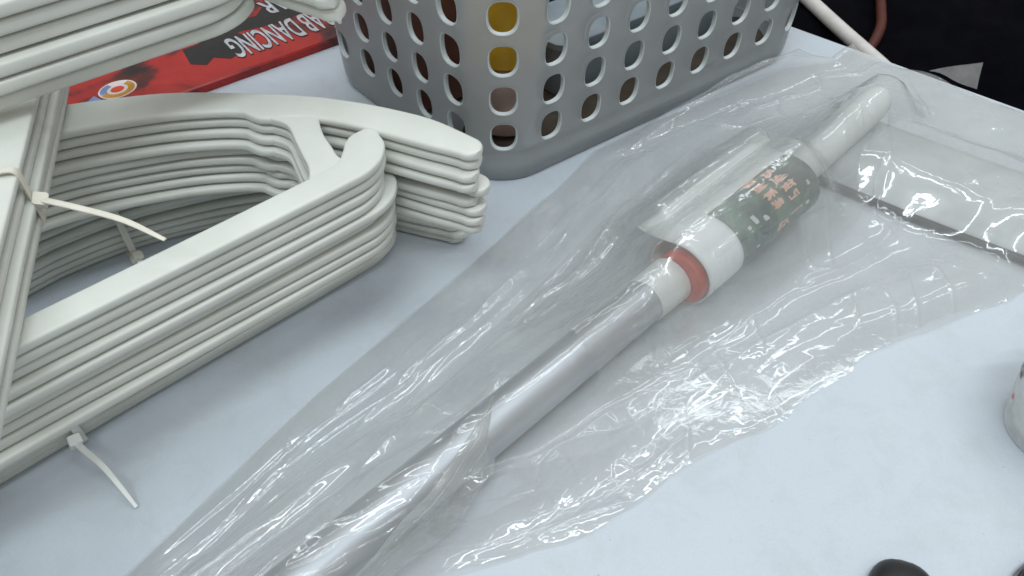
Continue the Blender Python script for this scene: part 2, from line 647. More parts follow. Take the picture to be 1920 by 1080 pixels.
HM = hanger_meshes()
for me in HM:
    me.materials.append(M['hanger'])
ORD = ['topmost', 'second from the top', 'third from the top', 'fourth from the top', 'fifth from the top', 'sixth from the top',
       'seventh from the top', 'eighth from the top', 'ninth from the top', 'tenth from the top']


def hanger_stack(desc, group, O, u, n, z0, pitch, jit=0.06, ja=0.35, seed=1, tilt=0.0, sz=1.0, sy=1.0):
    rnd = random.Random(seed)
    u = Vector(u).normalized()
    ang = math.atan2(u.y, u.x)
    for k in range(n):
        w = ORD[n - 1 - k] if k > 0 else 'lowest'
        if n - 1 - k == 0:
            w = 'topmost'
        h = thing('coat_hanger', 'white plastic hanger, %s %s' % (w, desc), 'hanger',
                  (O[0] + rnd.uniform(-jit, jit) * 1.6, O[1] + rnd.uniform(-jit, jit), z0 + k * pitch),
                  ang + math.radians(rnd.uniform(-ja, ja)), group)
        h.rotation_euler = (0, tilt, h.rotation_euler.z)
        h.scale = (1, sy, sz)
        for nm, me in zip(('shoulder', 'bar', 'strut', 'strut', 'hook'), HM):
            o = obj(nm, me, None, h)
            if nm == 'shoulder':
                o.location.z = rnd.uniform(0, 0.0002)


UA = (-0.75607, -0.65448)
hanger_stack('in the bundle lying flat on the table', 'hangers in the bottom bundle', (-5.57, 1.40), (-0.742, -0.670), 9, 0.02, 0.385, 0.15, 0.6, seed=3, sz=0.70, sy=0.87)
hanger_stack('in the middle bundle with the fanned curved tips', 'hangers in the middle bundle', (-4.78, -2.05), UA, 9, 4.02, 0.428, 0.15, 0.8, seed=11, sz=0.75)
hanger_stack('in the bundle crossing at the left edge', 'hangers in the crossing bundle', (-16.3, 2.85), (0.247, -0.969), 6, 7.92, 0.325, 0.10, 0.4, seed=5, sz=0.58)
hanger_stack('in the uppermost bundle at the top left', 'hangers in the uppermost bundle', (-9.37, 1.35), (-0.86, -0.51), 7, 10.75, 0.55, 0.16, 0.6, seed=8, tilt=math.radians(4), sz=0.96)


# ------------------------------------------------------------------ cable ties
def tie(label, loop, head, head_rot, tail, mat, up=(0, 0, 1)):
    t = thing('cable_tie', label, 'cable tie', head)
    h = Vector(head)
    strap = rrect(0.08, 0.28, 0.03)
    obj('strap', sweep('strap', [tuple(Vector(p) - h) for p in loop], strap, closed=True, up=up), mat, t)
    hv = mesh('head', [(x, y, z) for z in (-0.18, 0.18) for x, y in rrect(0.42, 0.4, 0.08)],
              [tuple(reversed(range(16))), tuple(range(16, 32))] + [(k, (k + 1) % 16, 16 + (k + 1) % 16, 16 + k) for k in range(16)], False)
    obj('head', hv, mat, t, rot=head_rot)
    tl = catmull([tuple(Vector(p) - h) for p in tail], 8)
    nn = len(tl)
    obj('tail', sweep('tail', [tuple(p) for p in tl], rrect(0.22, 0.07, 0.025), scale=[1 - 0.45 * (k / (nn - 1)) ** 3 for k in range(nn)]), mat, t)


def loop_pts(c, d, w0, w1, z0, z1):
    """rounded loop in the vertical plane through c along the 2-D direction d"""
    d = Vector(d).normalized()
    out = []
    for (a, b) in rrect(w1 - w0, z1 - z0, 0.22, 4):
        a += (w0 + w1) / 2
        b += (z0 + z1) / 2
        out.append((c[0] + d.x * a, c[1] + d.y * a, b))
    return out


# tie round the crossing bundle
uc = Vector((0.247, -0.969)).normalized()
vc = Vector((uc.y, -uc.x))
cc = Vector((-16.3, 2.85)) + uc * 7.6
tie('cream cable tie cinched round the crossing hanger bundle, tail pointing right',
    loop_pts((cc.x, cc.y), (vc.x, vc.y), -0.14, 1.16, 7.84, 9.98), (cc.x + 0.32, cc.y + 0.05, 8.75), (0.5, 0.4, 0.3),
    [(cc.x + 0.3, cc.y + 0.05, 8.8), (cc.x + 1.7, cc.y - 0.5, 8.95), (cc.x + 3.3, cc.y - 1.15, 9.05), (cc.x + 4.7, cc.y - 1.9, 9.0)], M['tie'], up=(uc.x, uc.y, 0))
# ties round the bottom bundle
ub = Vector((-0.742, -0.670)).normalized()
vb = Vector((ub.y, -ub.x))
Ob = Vector((-5.57, 1.40))
cb = Ob + ub * 13.0
tie('pale cable tie round the bars of the bottom hanger bundle, tail on the table',
    loop_pts((cb.x, cb.y), (vb.x, vb.y), -0.2, 1.1, -0.0, 3.75), (cb.x + 0.1, cb.y - 0.45, 0.6), (0.3, 0.2, 0.7),
    [(cb.x + 0.1, cb.y - 0.45, 0.6), (cb.x + 0.7, cb.y - 0.95, 0.85), (cb.x + 1.6, cb.y - 1.6, 0.75), (cb.x + 2.75, cb.y - 2.65, 0.1)], M['tie_clear'], up=(ub.x, ub.y, 0))
cs = Ob + ub * 7.7
tie('cream cable tie round the shoulders of the bottom hanger bundle',
    loop_pts((cs.x, cs.y), (vb.x, vb.y), 7.1, 10.1, 0.0, 3.75), tuple(cs + vb * 6.9) + (0.45,), (0.3, 0.5, 0.7),
    [tuple(cs + vb * 6.9) + (0.45,), tuple(cs + vb * 6.6) + (0.3,), tuple(cs + vb * 6.35) + (0.1,)], M['tie'], up=(ub.x, ub.y, 0))

# ================================================================== RED PACKAGE
pd = Vector((5.2, 3.9)).normalized()             # along the near edge, to the right
pn = Vector((-pd.y, pd.x))                       # away from the camera
pc = Vector((-9.6, 19.3))
pkg = thing('toy_package', 'red and black printed toy package with upside-down lettering behind the hangers', 'package', (pc.x, pc.y, 0), math.atan2(pd.y, pd.x))
PH = 0.5
prof = rrect(27, 21, 0.25)
pv = [(x - 13.5, y + 10.5, z) for z, ins in ((0.02, 0), (PH - 0.08, 0), (PH, 0.08)) for x, y in [(a * (1 - ins / 13.5), b * (1 - ins / 10.5)) for a, b in prof]]
k16 = len(prof)
pf = [tuple(reversed(range(k16))), tuple(range(2 * k16, 3 * k16))]
for r in range(2):
    pf += [(r * k16 + k, r * k16 + (k + 1) % k16, (r + 1) * k16 + (k + 1) % k16, (r + 1) * k16 + k) for k in range(k16)]
obj('box', sharp(mesh('box', pv, pf), 30), M['package'], pkg)


def text_mesh(body, size, offset, sx=1.0):
    c = bpy.data.curves.new('t', 'FONT')
    c.body = body
    c.size = size * S
    c.offset = offset * S
    c.fill_mode = 'BOTH'
    o = bpy.data.objects.new('t', c)
    COL.objects.link(o)
    dg = bpy.context.evaluated_depsgraph_get()
    me = bpy.data.meshes.new_from_object(o.evaluated_get(dg))
    bpy.data.objects.remove(o)
    bpy.data.curves.remove(c)
    me.materials.clear()
    me.transform(Matrix.Diagonal((sx, 1, 1, 1)))
    return me


def printed(name, body, x, y, size, sx, bold=0.05, edge=0.16):
    """upside-down lettering: it reads from the far side of the package"""
    for nm, off, z, mt in (('letter_outline', edge, PH + 0.012, M['ink_black']), (name, bold, PH + 0.028, M['ink_grey'])):
        obj(nm, text_mesh(body, size, off, sx), mt, pkg, (x, y, z), (0, 0, math.pi))


printed('lettering', 'CRAB DANCING', 0.9, 3.5, 3.2, 0.285)
printed('lettering', 'AR', -1.0, 6.3, 2.4, 0.5)


def flat(name, pts, z, mat):
    obj(name, mesh(name, [(x, y, z) for x, y in pts], [tuple(range(len(pts)))], False), mat, pkg)


def ring(name, cx, cy, r0, r1, a0, a1, z, mat, ey=1.0):
    v, f = [], []
    K = 28
    for k in range(K + 1):
        a = math.radians(a0 + (a1 - a0) * k / K)
        v += [(cx + r0 * math.cos(a), cy + ey * r0 * math.sin(a), z), (cx + r1 * math.cos(a), cy + ey * r1 * math.sin(a), z)]
    for k in range(K):
        f.append((2 * k, 2 * k + 1, 2 * k + 3, 2 * k + 2))
    obj(name, mesh(name, v, f, False), mat, pkg)


LX, LY = -12.3, 2.3
EK = 0.47
flat('emblem_back', [(LX + EK * 2.1 * math.cos(a), LY + EK * 1.75 * math.sin(a)) for a in [k * math.pi / 20 for k in range(40)]], PH + 0.010, M['ink_white'])
ring('emblem_ring', LX, LY, EK * 1.15, EK * 1.9, 190, 400, PH + 0.020, M['ink_gold'], 0.83)
ring('emblem_ring', LX, LY, EK * 1.15, EK * 1.9, 110, 186, PH + 0.021, M['ink_blue'], 0.83)
flat('emblem_dot', [(LX + EK * 0.75 * math.cos(a), LY + EK * 0.6 * math.sin(a)) for a in [k * math.pi / 10 for k in range(20)]], PH + 0.022, M['red_plastic'])
flat('emblem_swash', [(LX - 1.9, LY - 0.4), (LX - 1.4, LY - 0.85), (LX - 0.95, LY - 0.55), (LX - 1.2, LY + 0.1)], PH + 0.014, M['ink_blue'])
flat('white_stripe', [(-15.6, 0.2), (-14.9, 0.2), (-14.9, 3.2), (-15.6, 3.2)], PH + 0.012, M['ink_white'])
flat('black_patch', [(-8.3, 2.3), (-7.6, 1.7), (-7.0, 2.2), (-6.3, 1.5), (-5.2, 1.9), (-4.6, 2.8), (-4.9, 4.2), (-8.1, 4.0)], PH + 0.011, M['ink_black'])
flat('black_patch', [(-0.6, 3.7), (-2.6, 3.5), (-4.8, 3.9), (-6.9, 3.2), (-7.2, 4.6), (-5.4, 5.6), (-3.2, 5.0), (-2.2, 6.0), (-0.8, 5.4)], PH + 0.009, M['ink_black'])

# ================================================================== BASKET
PN = Vector((-0.9, 5.75))
DR = Vector((math.cos(math.radians(35.5)), math.sin(math.radians(35.5))))
DL = Vector((math.cos(math.radians(131.5)), math.sin(math.radians(131.5))))
LR, LL = 21.8, 14.5
FLARE = 0.03
HOLE_P, ROW_P, ROW0, NROW = 2.3, 1.95, 2.75, 5
HTOP = 14.2


def rounded_poly(P, r, n=10):
    out = []
    m = len(P)
    for i in range(m):
        a, b, c = P[i - 1], P[i], P[(i + 1) % m]
        d1, d2 = (a - b).normalized(), (c - b).normalized()
        th = d1.angle(d2)
        cut = r / math.tan(th / 2)
        cen = b + (d1 + d2).normalized() * (r / math.sin(th / 2))
        s, e = b + d1 * cut - cen, b + d2 * cut - cen
        a0 = math.atan2(s.y, s.x)
        a1 = math.atan2(e.y, e.x)
        da = (a1 - a0 + math.pi) % (2 * math.pi) - math.pi
        for k in range(n + 1):
            t = a0 + da * k / n
            out.append(Vector((cen.x + r * math.cos(t), cen.y + r * math.sin(t))))
    return out


plan = rounded_poly([PN, PN + DR * LR, PN + DR * LR + DL * LL, PN + DL * LL], 2.8, 12)
PL = np.array([(p.x, p.y) for p in plan] + [(plan[0].x, plan[0].y)])
seg = np.hypot(*(PL[1:] - PL[:-1]).T)
cum = np.concatenate([[0], np.cumsum(seg)])
PER = cum[-1]
# start arc length at the middle of the near corner
P0 = cum[6]


def plan_at(p):
    p = (p + P0) % PER
    q = np.array([np.interp(p, cum, PL[:, 0]), np.interp(p, cum, PL[:, 1])])
    e = 0.25
    pa, pb = (p - e) % PER, (p + e) % PER
    a = np.array([np.interp(pa, cum, PL[:, 0]), np.interp(pa, cum, PL[:, 1])])
    b = np.array([np.interp(pb, cum, PL[:, 0]), np.interp(pb, cum, PL[:, 1])])
    t = (b - a) / np.linalg.norm(b - a)
    return q, np.array([t[1], -t[0]])


def wall_pt(p, z, off):
    q, nn = plan_at(p)
    d = FLARE * z + off
    if z < 0.8:
        d -= 0.35 * (0.8 - z) ** 2
    return (q[0] + nn[0] * d, q[1] + nn[1] * d, z)


def basket_wall():
    NC = round(PER / HOLE_P)
    cw = PER / NC
    NB = 24
    verts, faces = [], []
    bm = bmesh.new()
    cache = {}

    def V(p, z, off):
        key = (round((p % PER) * 200), round(z * 200), round(off * 200))
        if key not in cache:
            x = wall_pt(p, z, off)
            cache[key] = bm.verts.new((x[0] * S, x[1] * S, x[2] * S))
        return cache[key]

    def F(*v):
        if len(set(v)) == len(v):
            try:
                bm.faces.new(v)
            except ValueError:
                pass

    TH = 0.24
    ZB = ROW0 - ROW_P / 2
    for c in range(NC):
        pc_ = (c + 0.18) * cw
        for r in range(NROW):
            zc = ROW0 + r * ROW_P
            outer, inner, oi, ii = [], [], [], []
            for k in range(NB):
                a = 2 * math.pi * (k + 0.0) / NB
                ca, sa = math.cos(a), math.sin(a)
                # hole: tall rounded oval (superellipse)
                hx = 0.56 * math.copysign(abs(ca) ** 0.78, ca)
                hz = 0.71 * math.copysign(abs(sa) ** 0.78, sa)
                m = max(abs(ca), abs(sa))
                bx, bz = ca / m * cw / 2, sa / m * ROW_P / 2
                o = (pc_ + bx, zc + bz)
                i = (pc_ + hx, zc + hz)
                mid = (pc_ + hx * 1.075, zc + hz * 1.055)
                outer.append((V(*o, 0), V(*o, -TH)))
                inner.append((V(*mid, 0.025), V(*i, 0.0), V(*i, -TH + 0.05), V(*mid, -TH)))
            for k in range(NB):
                j = (k + 1) % NB
                F(outer[k][0], outer[j][0], inner[j][0], inner[k][0])
                for q in (0, 1):
                    w = (inner[k][q], inner[j][q], inner[j][q + 1], inner[k][q + 1])
                    if len(set(w)) == 4:
                        bm.faces.new(w).material_index = 1
                F(inner[k][2], inner[j][2], inner[j][3], inner[k][3])
                F(outer[j][1], outer[k][1], inner[k][3], inner[j][3])
    ps = []
    for c in range(NC):
        for k in range(NB):
            a = 2 * math.pi * k / NB
    # plain bands below and above, as separate strips
    ps = [PER * k / 240 for k in range(240)]
    zlo = [0.02, 0.1, 0.25, 0.5, 0.8, 1.2, ZB]
    zhi = [ROW0 + (NROW - 0.5) * ROW_P, HTOP - 0.6, HTOP]
    for zz in (zlo, zhi):
        for a, b in zip(zz[:-1], zz[1:]):
            for k in range(240):
                p, q = ps[k], ps[(k + 1) % 240]
                F(V(p, a, 0), V(q, a, 0), V(q, b, 0), V(p, b, 0))
                F(V(q, a, -TH), V(p, a, -TH), V(p, b, -TH), V(q, b, -TH))
    bmesh.ops.recalc_face_normals(bm, faces=bm.faces)
    me = bpy.data.meshes.new('wall')
    bm.to_mesh(me)
    bm.free()
    me.polygons.foreach_set('use_smooth', [True] * len(me.polygons))
    return sharp(me, 28)


bk = thing('plastic_basket', 'frosted translucent plastic basket with rows of oval holes', 'basket', (0, 0, 0))
wm_ = basket_wall()
wm_.materials.append(M['basket'])
wm_.materials.append(M['basket_edge'])
obj('wall', wm_, None, bk)
fl = [wall_pt(PER * k / 120, 0.9, -0.26)[:2] for k in range(120)]
obj('floor', mesh('floor', [(x, y, 0.55) for x, y in fl] + [(x, y, 0.75) for x, y in fl],
                  [tuple(reversed(range(120))), tuple(range(120, 240))] + [(k, (k + 1) % 120, 120 + (k + 1) % 120, 120 + k) for k in range(120)], False), M['basket'], bk)
rim = [wall_pt(PER * k / 160, HTOP, 0.15) for k in range(160)]
obj('rim', sweep('rim', rim, rrect(0.9, 0.6, 0.2), closed=True), M['basket'], bk)

# contents seen through the holes
bc = PN + DR * 6 + DL * 6
cardp = [PN + (DR * a + DL * b) for a, b in ((0.9, 0.9), (20.4, 0.9), (20.4, 4.8), (0.9, 4.8))]  # invented sheet, supplies the dark brown behind the bottom holes
cp = rounded_poly(cardp, 1.9, 6)
ncp = len(cp)
tag(obj('brown_infill_sheet', mesh('brown_infill_sheet', [(p.x, p.y, 0.80) for p in cp] + [(p.x, p.y, 1.0 + 0.12 * math.sin(k)) for k, p in enumerate(cp)],
        [tuple(reversed(range(ncp))), tuple(range(ncp, 2 * ncp))] + [(k, (k + 1) % ncp, ncp + (k + 1) % ncp, ncp + k) for k in range(ncp)], False), M['brown']),
    'added dark brown infill sheet on the basket floor, tones the bottom row of holes', 'sheet')
bp_ = PN + DR * 3.5 + DL * 3.4
bt = thing('small_bottle', 'amber yellow bottle standing inside the basket near its front corner', 'bottle', (bp_.x, bp_.y, 1.15))
obj('body', lathe('body', [(1.55, 0), (1.75, 0.2), (1.75, 3.4), (1.5, 3.6)]), M['pinkish'], bt)
obj('label_band', lathe('label_band', [(1.5, 3.6), (1.8, 3.8), (1.8, 8.6), (1.6, 8.9)]), M['amber'], bt)
obj('cap', lathe('cap', [(1.2, 8.9), (1.25, 9.1), (1.25, 11.2), (1.05, 11.4)]), M['amber'], bt)


def open_box(root, name, w, d, h, mat, r=0.3):
    p = rrect(w, d, r)
    m = len(p)
    rings = [(1.0, 0.0), (1.0, h - 0.05), (0.985, h)]
    v = [(x * k, y * k, z) for k, z in rings for x, y in p]
    f = [tuple(reversed(range(m))), tuple(range(2 * m, 3 * m))]
    for q in range(2):
        f += [(q * m + k, q * m + (k + 1) % m, (q + 1) * m + (k + 1) % m, (q + 1) * m + k) for k in range(m)]
    return obj(name, sharp(mesh(name, v, f), 30), mat, root)


RB = math.radians(35.5)
mb = PN + DR * 2.9 + DL * 9.6
mm = thing('maroon_box', 'maroon card box standing inside the basket at its left end', 'box', (mb.x, mb.y, 1.0), RB)
open_box(mm, 'carton', 4.0, 6.4, 11.0, M['maroon'])
open_box(mm, 'flap', 3.4, 1.6, 11.25, M['maroon'], 0.2)
gb = PN + DR * 13.4 + DL * 5.2
gm = thing('grey_tub', 'blue grey plastic tub inside the basket, seen through the second row of holes', 'tub', (gb.x, gb.y, 1.0), RB)
open_box(gm, 'body', 13.0, 3.6, 2.6, M['greyblue'], 0.8)
open_box(gm, 'lid', 13.3, 3.9, 0.35, M['greyblue'], 0.9).location.z = 2.61 * S
kb = PN + DR * 12.9 + DL * 9.9
km = thing('black_pouch', 'black pouch inside the basket, seen dark through the upper holes', 'pouch', (kb.x, kb.y, 1.0), RB)
open_box(km, 'body', 14.5, 4.6, 5.2, M['black'], 1.2)
open_box(km, 'zip', 12.0, 0.5, 5.4, M['rubber'], 0.2)

# ================================================================== POLE WIPER IN ITS BAG
EA = math.radians(44.4)
E_ = Vector((math.cos(EA), math.sin(EA)))
N_ = Vector((math.sin(EA), -math.cos(EA)))
Q = Vector((0.0, -6.73))


def st(s, t, z=0.0):
    p = Q + E_ * s + N_ * t
    return (p.x, p.y, z)


wp = thing('floor_wiper', 'floor wiper with an aluminium pole and white head inside the clear bag', 'wiper', st(0, 0, 0), EA)
# local axes of wp: x = along the pole (s), y = to the left (-t)
RP = 0.89
PZ = 1.02


def axial(name, prof, z_c=PZ, slope=0.0, n=36, cap=True):
    """surface of revolution about the pole axis, prof = [(s, r)]"""
    verts, faces = [], []
    for (s, r) in prof:
        zc = z_c + max(0, s - 17) * slope
        for k in range(n):
            a = 2 * math.pi * k / n
            verts.append((s, r * math.cos(a), zc + r * math.sin(a)))
    for i in range(len(prof) - 1):
        for k in range(n):
            faces.append((i * n + k, i * n + (k + 1) % n, (i + 1) * n + (k + 1) % n, (i + 1) * n + k))
    if cap:
        faces.append(tuple(range(n)))
        faces.append(tuple((len(prof) - 1) * n + k for k in range(n)))
    return sharp(mesh(name, verts, faces), 40)


obj('pole', axial('pole', [(-24, RP), (7.4, RP), (7.6, RP)]), M['alu'], wp)
obj('collar', axial('collar', [(7.3, RP + 0.02), (7.35, RP + 0.06), (9.0, RP + 0.08), (9.05, RP)]), M['collar'], wp)
obj('red_ring', axial('red_ring', [(9.05, 0.45), (9.05, 1.10), (9.10, 1.14), (9.6, 1.14), (9.6, 0.45)], z_c=1.22), M['red_plastic'], wp).location.y = -0.32 * S
obj('neck', axial('neck', [(9.6, 0.74), (17.0, 0.74), (19, 0.76), (22, 0.80), (24.6, 0.82), (25.1, 0.74), (25.5, 0.5)], slope=0.10), M['neck'], wp)

# label sleeve: paper wrapped round the pole, its loose end standing off to the left
LRAD = 1.42
LZ = 1.44
LOFF = -0.24


def sleeve(name, s0, s1, a0, a1, r_add, fin, thick=0.03, ns=8, fin_skew=0.0):
    """angles measured from +y(local, left) over the top; fin = length of the loose straight tail"""
    prof = []
    K = 44
    if fin > 0:
        a = math.radians(a0)
        base = np.array([LRAD * math.cos(a), LRAD * math.sin(a)])
        tang = np.array([math.sin(a), -math.cos(a)])
        for k in range(8, 0, -1):
            q = k / 8
            bend = np.array([math.cos(a), math.sin(a)]) * 0.35 * q * q
            prof.append((base + tang * fin * q + bend, 1 if True else 0, q))
    for k in range(K + 1):
        a = math.radians(a0 + (a1 - a0) * k / K)
        rr = LRAD + r_add + 0.03 * math.sin(3 * a)
        prof.append((np.array([rr * math.cos(a), rr * math.sin(a)]), 0, 0))
    verts, faces = [], []
    m = len(prof)
    for i in range(ns + 1):
        f = i / ns
        s = s0 + (s1 - s0) * f
        for (p, isf, q) in prof:
            verts.append((s + fin_skew * q * (f - 0.5) * 2 + (0.5 * q if fin_skew else 0), p[0] + LOFF, LZ + p[1] + (0.05 * math.sin(31 * f) * q if fin_skew else 0)))
    for i in range(ns):
        for k in range(m - 1):
            faces.append((i * m + k, i * m + k + 1, (i + 1) * m + k + 1, (i + 1) * m + k))
    me = mesh(name, verts, faces)
    return me


def solid(o, th):
    md = o.modifiers.new('thickness', 'SOLIDIFY')
    md.thickness = th * S
    md.offset = 0
    return o


lab = obj('label_sleeve', sleeve('label_sleeve', 9.14, 17.1, 62, 395, 0, 1.9, fin_skew=0.25), M['paper_back'], wp)
solid(lab, 0.03)
solid(obj('white_band', sleeve('white_band', 9.17, 11.35, 65, 290, 0.035, -1), M['paper'], lab), 0.02)
solid(obj('picture_panel', sleeve('picture_panel', 11.35, 17.05, 65, 290, 0.035, -1), M['green'], lab), 0.02)
# hide the back half joint: angles here run left -> over the top -> right


def on_label(s, ang, lift=0.07):
    a = math.radians(ang)
    return (s, LOFF + (LRAD + lift) * math.cos(a), LZ + (LRAD + lift) * math.sin(a))


def strokes(name, quads, mat):
    """printed patches that follow the sleeve: each is (s0, s1, angle0, angle1, skew)"""
    v, f = [], []
    for (s0, s1, a0, a1, sk) in quads:
        K = 4
        b = len(v)
        for k in range(K + 1):
            a = a0 + (a1 - a0) * k / K
            w = 0.85 + 0.3 * math.sin(k * 1.7 + s0 * 9)
            m_ = (s0 + s1) / 2 + sk * (k / K - 0.5)
            v.append(on_label(m_ - (s1 - s0) / 2 * w, a))
            v.append(on_label(m_ + (s1 - s0) / 2 * w, a))
        for k in range(K):
            f.append((b + 2 * k, b + 2 * k + 1, b + 2 * k + 3, b + 2 * k + 2))
    return obj(name, mesh(name, v, f, False), mat, lab)


rl = random.Random(4)
gl_ = []
for row, (sc, a_list) in enumerate(((15.55, [152, 124, 92, 62]), (14.35, [160, 138, 112, 84, 54]))):
    pass
# glyph blocks run round the sleeve in two rows (angle 180 = right side as seen by the camera)
gl_ = []
for sc, angs in ((15.25, (80, 99, 118, 137, 156)), (14.15, (72, 91, 110, 129, 148, 166))):
    for a in angs:
        for k in range(11):
            ds, da = rl.uniform(-0.36, 0.36), rl.uniform(-5.5, 5.5)
            if k % 2:
                gl_.append((sc + ds - 0.07, sc + ds + 0.07, a - rl.uniform(4, 8), a + rl.uniform(4, 8), rl.uniform(-0.25, 0.25)))
            else:
                w_ = rl.uniform(0.14, 0.36)
                gl_.append((sc + ds * 0.4 - w_, sc + ds * 0.4 + w_, a + da - 1.3, a + da + 1.3, rl.uniform(-0.15, 0.15)))
strokes('lettering', gl_, M['pink_ink'])
for q_ in [(12.15, 12.38, 128, 170, 0.25), (12.62, 12.85, 118, 162, 0.3), (13.15, 13.42, 130, 148, 0.2), (16.3, 16.5, 130, 138, 0.0), (15.9, 16.2, 160, 168, 0.1)]:
    strokes('pale_mark', [q_], M['pale_ink'])

# wiper head: domed white bar across the end of the pole, rubber lip on its near edge
hd = Vector((0.814, -0.581)).normalized()
hg = Vector((-hd.y, hd.x))
h0 = Vector((14.88, 6.46))
inv = Matrix.Rotation(-EA, 2)


def to_local(p):
    v = Vector((p.x - Q.x, p.y - Q.y))
    c, s = math.cos(-EA), math.sin(-EA)
    return (c * v.x - s * v.y, s * v.x + c * v.y)


def head_mesh():
    prof = [(0.25, 0.10), (0.2, 0.35), (0.45, 0.62), (1.2, 0.90), (2.4, 1.08), (3.6, 1.06), (4.8, 0.86), (5.7, 0.60), (6.0, 0.35), (5.95, 0.08)]
    verts, faces = [], []
    ks = [-1.6, -1.45, -1.0, 0, 2, 4, 6, 8, 10, 12, 14, 16]
    m = len(prof)
    for k in ks:
        sc = 0.75 if k < -1.5 else (0.93 if k < -1.4 else 1.0)
        for (g, z) in prof:
            gg = 3.1 + (g - 3.1) * sc
            bow = 0.012 * (k - 5) ** 2
            p = h0 + hd * k + hg * (gg + bow * 0.4 - 0.2)
            x, y = to_local(p)
            verts.append((x, y, z * (0.8 if k < -1.5 else 1) + 0.01))
    for i in range(len(ks) - 1):
        for k in range(m):
            faces.append((i * m + k, i * m + (k + 1) % m, (i + 1) * m + (k + 1) % m, (i + 1) * m + k))
    faces.append(tuple(range(m)))
    faces.append(tuple((len(ks) - 1) * m + k for k in range(m)))
    return sharp(mesh('head', verts, faces), 50)


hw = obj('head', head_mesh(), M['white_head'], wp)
lip = []
for k in np.linspace(-1.4, 16, 40):
    p = h0 + hd * k + hg * (0.012 * (k - 5) ** 2 * 0.4 - 0.2)
    x, y = to_local(p)
    lip.append((x, y, 0.27))
obj('rubber_lip', sweep('rubber_lip', lip, rrect(0.30, 0.30, 0.1)), M['rubber'], hw)

# ------------------------------------------------------------------ the bag film
L_S = [-26, -16, -12.5, -4.15, 4, 10, 15, 18, 24, 28, 31.2, 33.5]
L_T = [-4.0, -4.15, -4.5, -5.95, -6.9, -7.7, -8.45, -8.15, -7.15, -6.45, -5.9, -4.5]
R_S = [-26, -16, -10, -5.4, -1.1, 8.0, 12.4, 20.6, 26, 33.5]
R_T = [1.35, 1.4, 1.7, 2.5, 4.7, 6.64, 7.46, 9.9, 12.0, 15.5]


def far_edge(t):
    # the far end of the bag follows the table edge: s as a function of t
    p = ea - Q
    # points on the edge line: ea + ed*k ; solve for given t
    k = (t - (p.x * N_.x + p.y * N_.y)) / (ed.x * N_.x + ed.y * N_.y)
    r = p + ed * k
    return r.x * E_.x + r.y * E_.y


def obstacles(s, t):
    """height of what lies under the film"""
    lerp = lambda v, a, b: np.clip((v - a) / (b - a), 0, 1)
    sm = lambda x: x * x * (3 - 2 * x)
    # pole / label / neck
    Rr = np.where(s < 9, 1.0, np.where(s < 17.1, 1.52, 0.84))
    top = 2.10 + 1.0 * sm(lerp(s, 7.6, 9.2)) * (1 - sm(lerp(s, 16.8, 18.6))) + 0.55 * sm(lerp(s, 19, 26))
    wL = 1.75 + 0.5 * sm(lerp(s, 7.5, 9.5)) * (1 - sm(lerp(s, 17, 19)))
    z = top * np.exp(-(np.abs(t) / wL) ** 2.2) * (1 - 0.9 * sm(lerp(s, 25.5, 29.0)))
    # the loose label end lifts the film on its left side
    fin = 2.6 * np.exp(-((t + 1.6) / 1.7) ** 2) * sm(lerp(s, 8.5, 10.0)) * (1 - sm(lerp(s, 17.0, 18.8)))
    z = np.maximum(z, fin)
    # wiper head on the right
    hx, hy = hd.dot(E_), hd.dot(N_)
    gx, gy = hg.dot(E_), hg.dot(N_)
    r0 = h0 - Q
    a, b = r0.dot(E_), r0.dot(N_)
    gk = (s - a) * gx + (t - b) * gy
    hk = (s - a) * hx + (t - b) * hy
    hz = 1.22 * sm(lerp(gk, -1.3, 1.6)) * (1 - sm(lerp(gk, 4.6, 7.4))) * sm(lerp(hk, -3.0, -0.6))
    z = np.maximum(z, hz)
    # film climbing the basket wall
    tw = np.interp(s, L_S, L_T)
    up = 2.6 * sm(lerp(s, 15, 23)) * np.exp(-((t - tw) / 1.3) ** 2)
    return np.maximum(z, up)


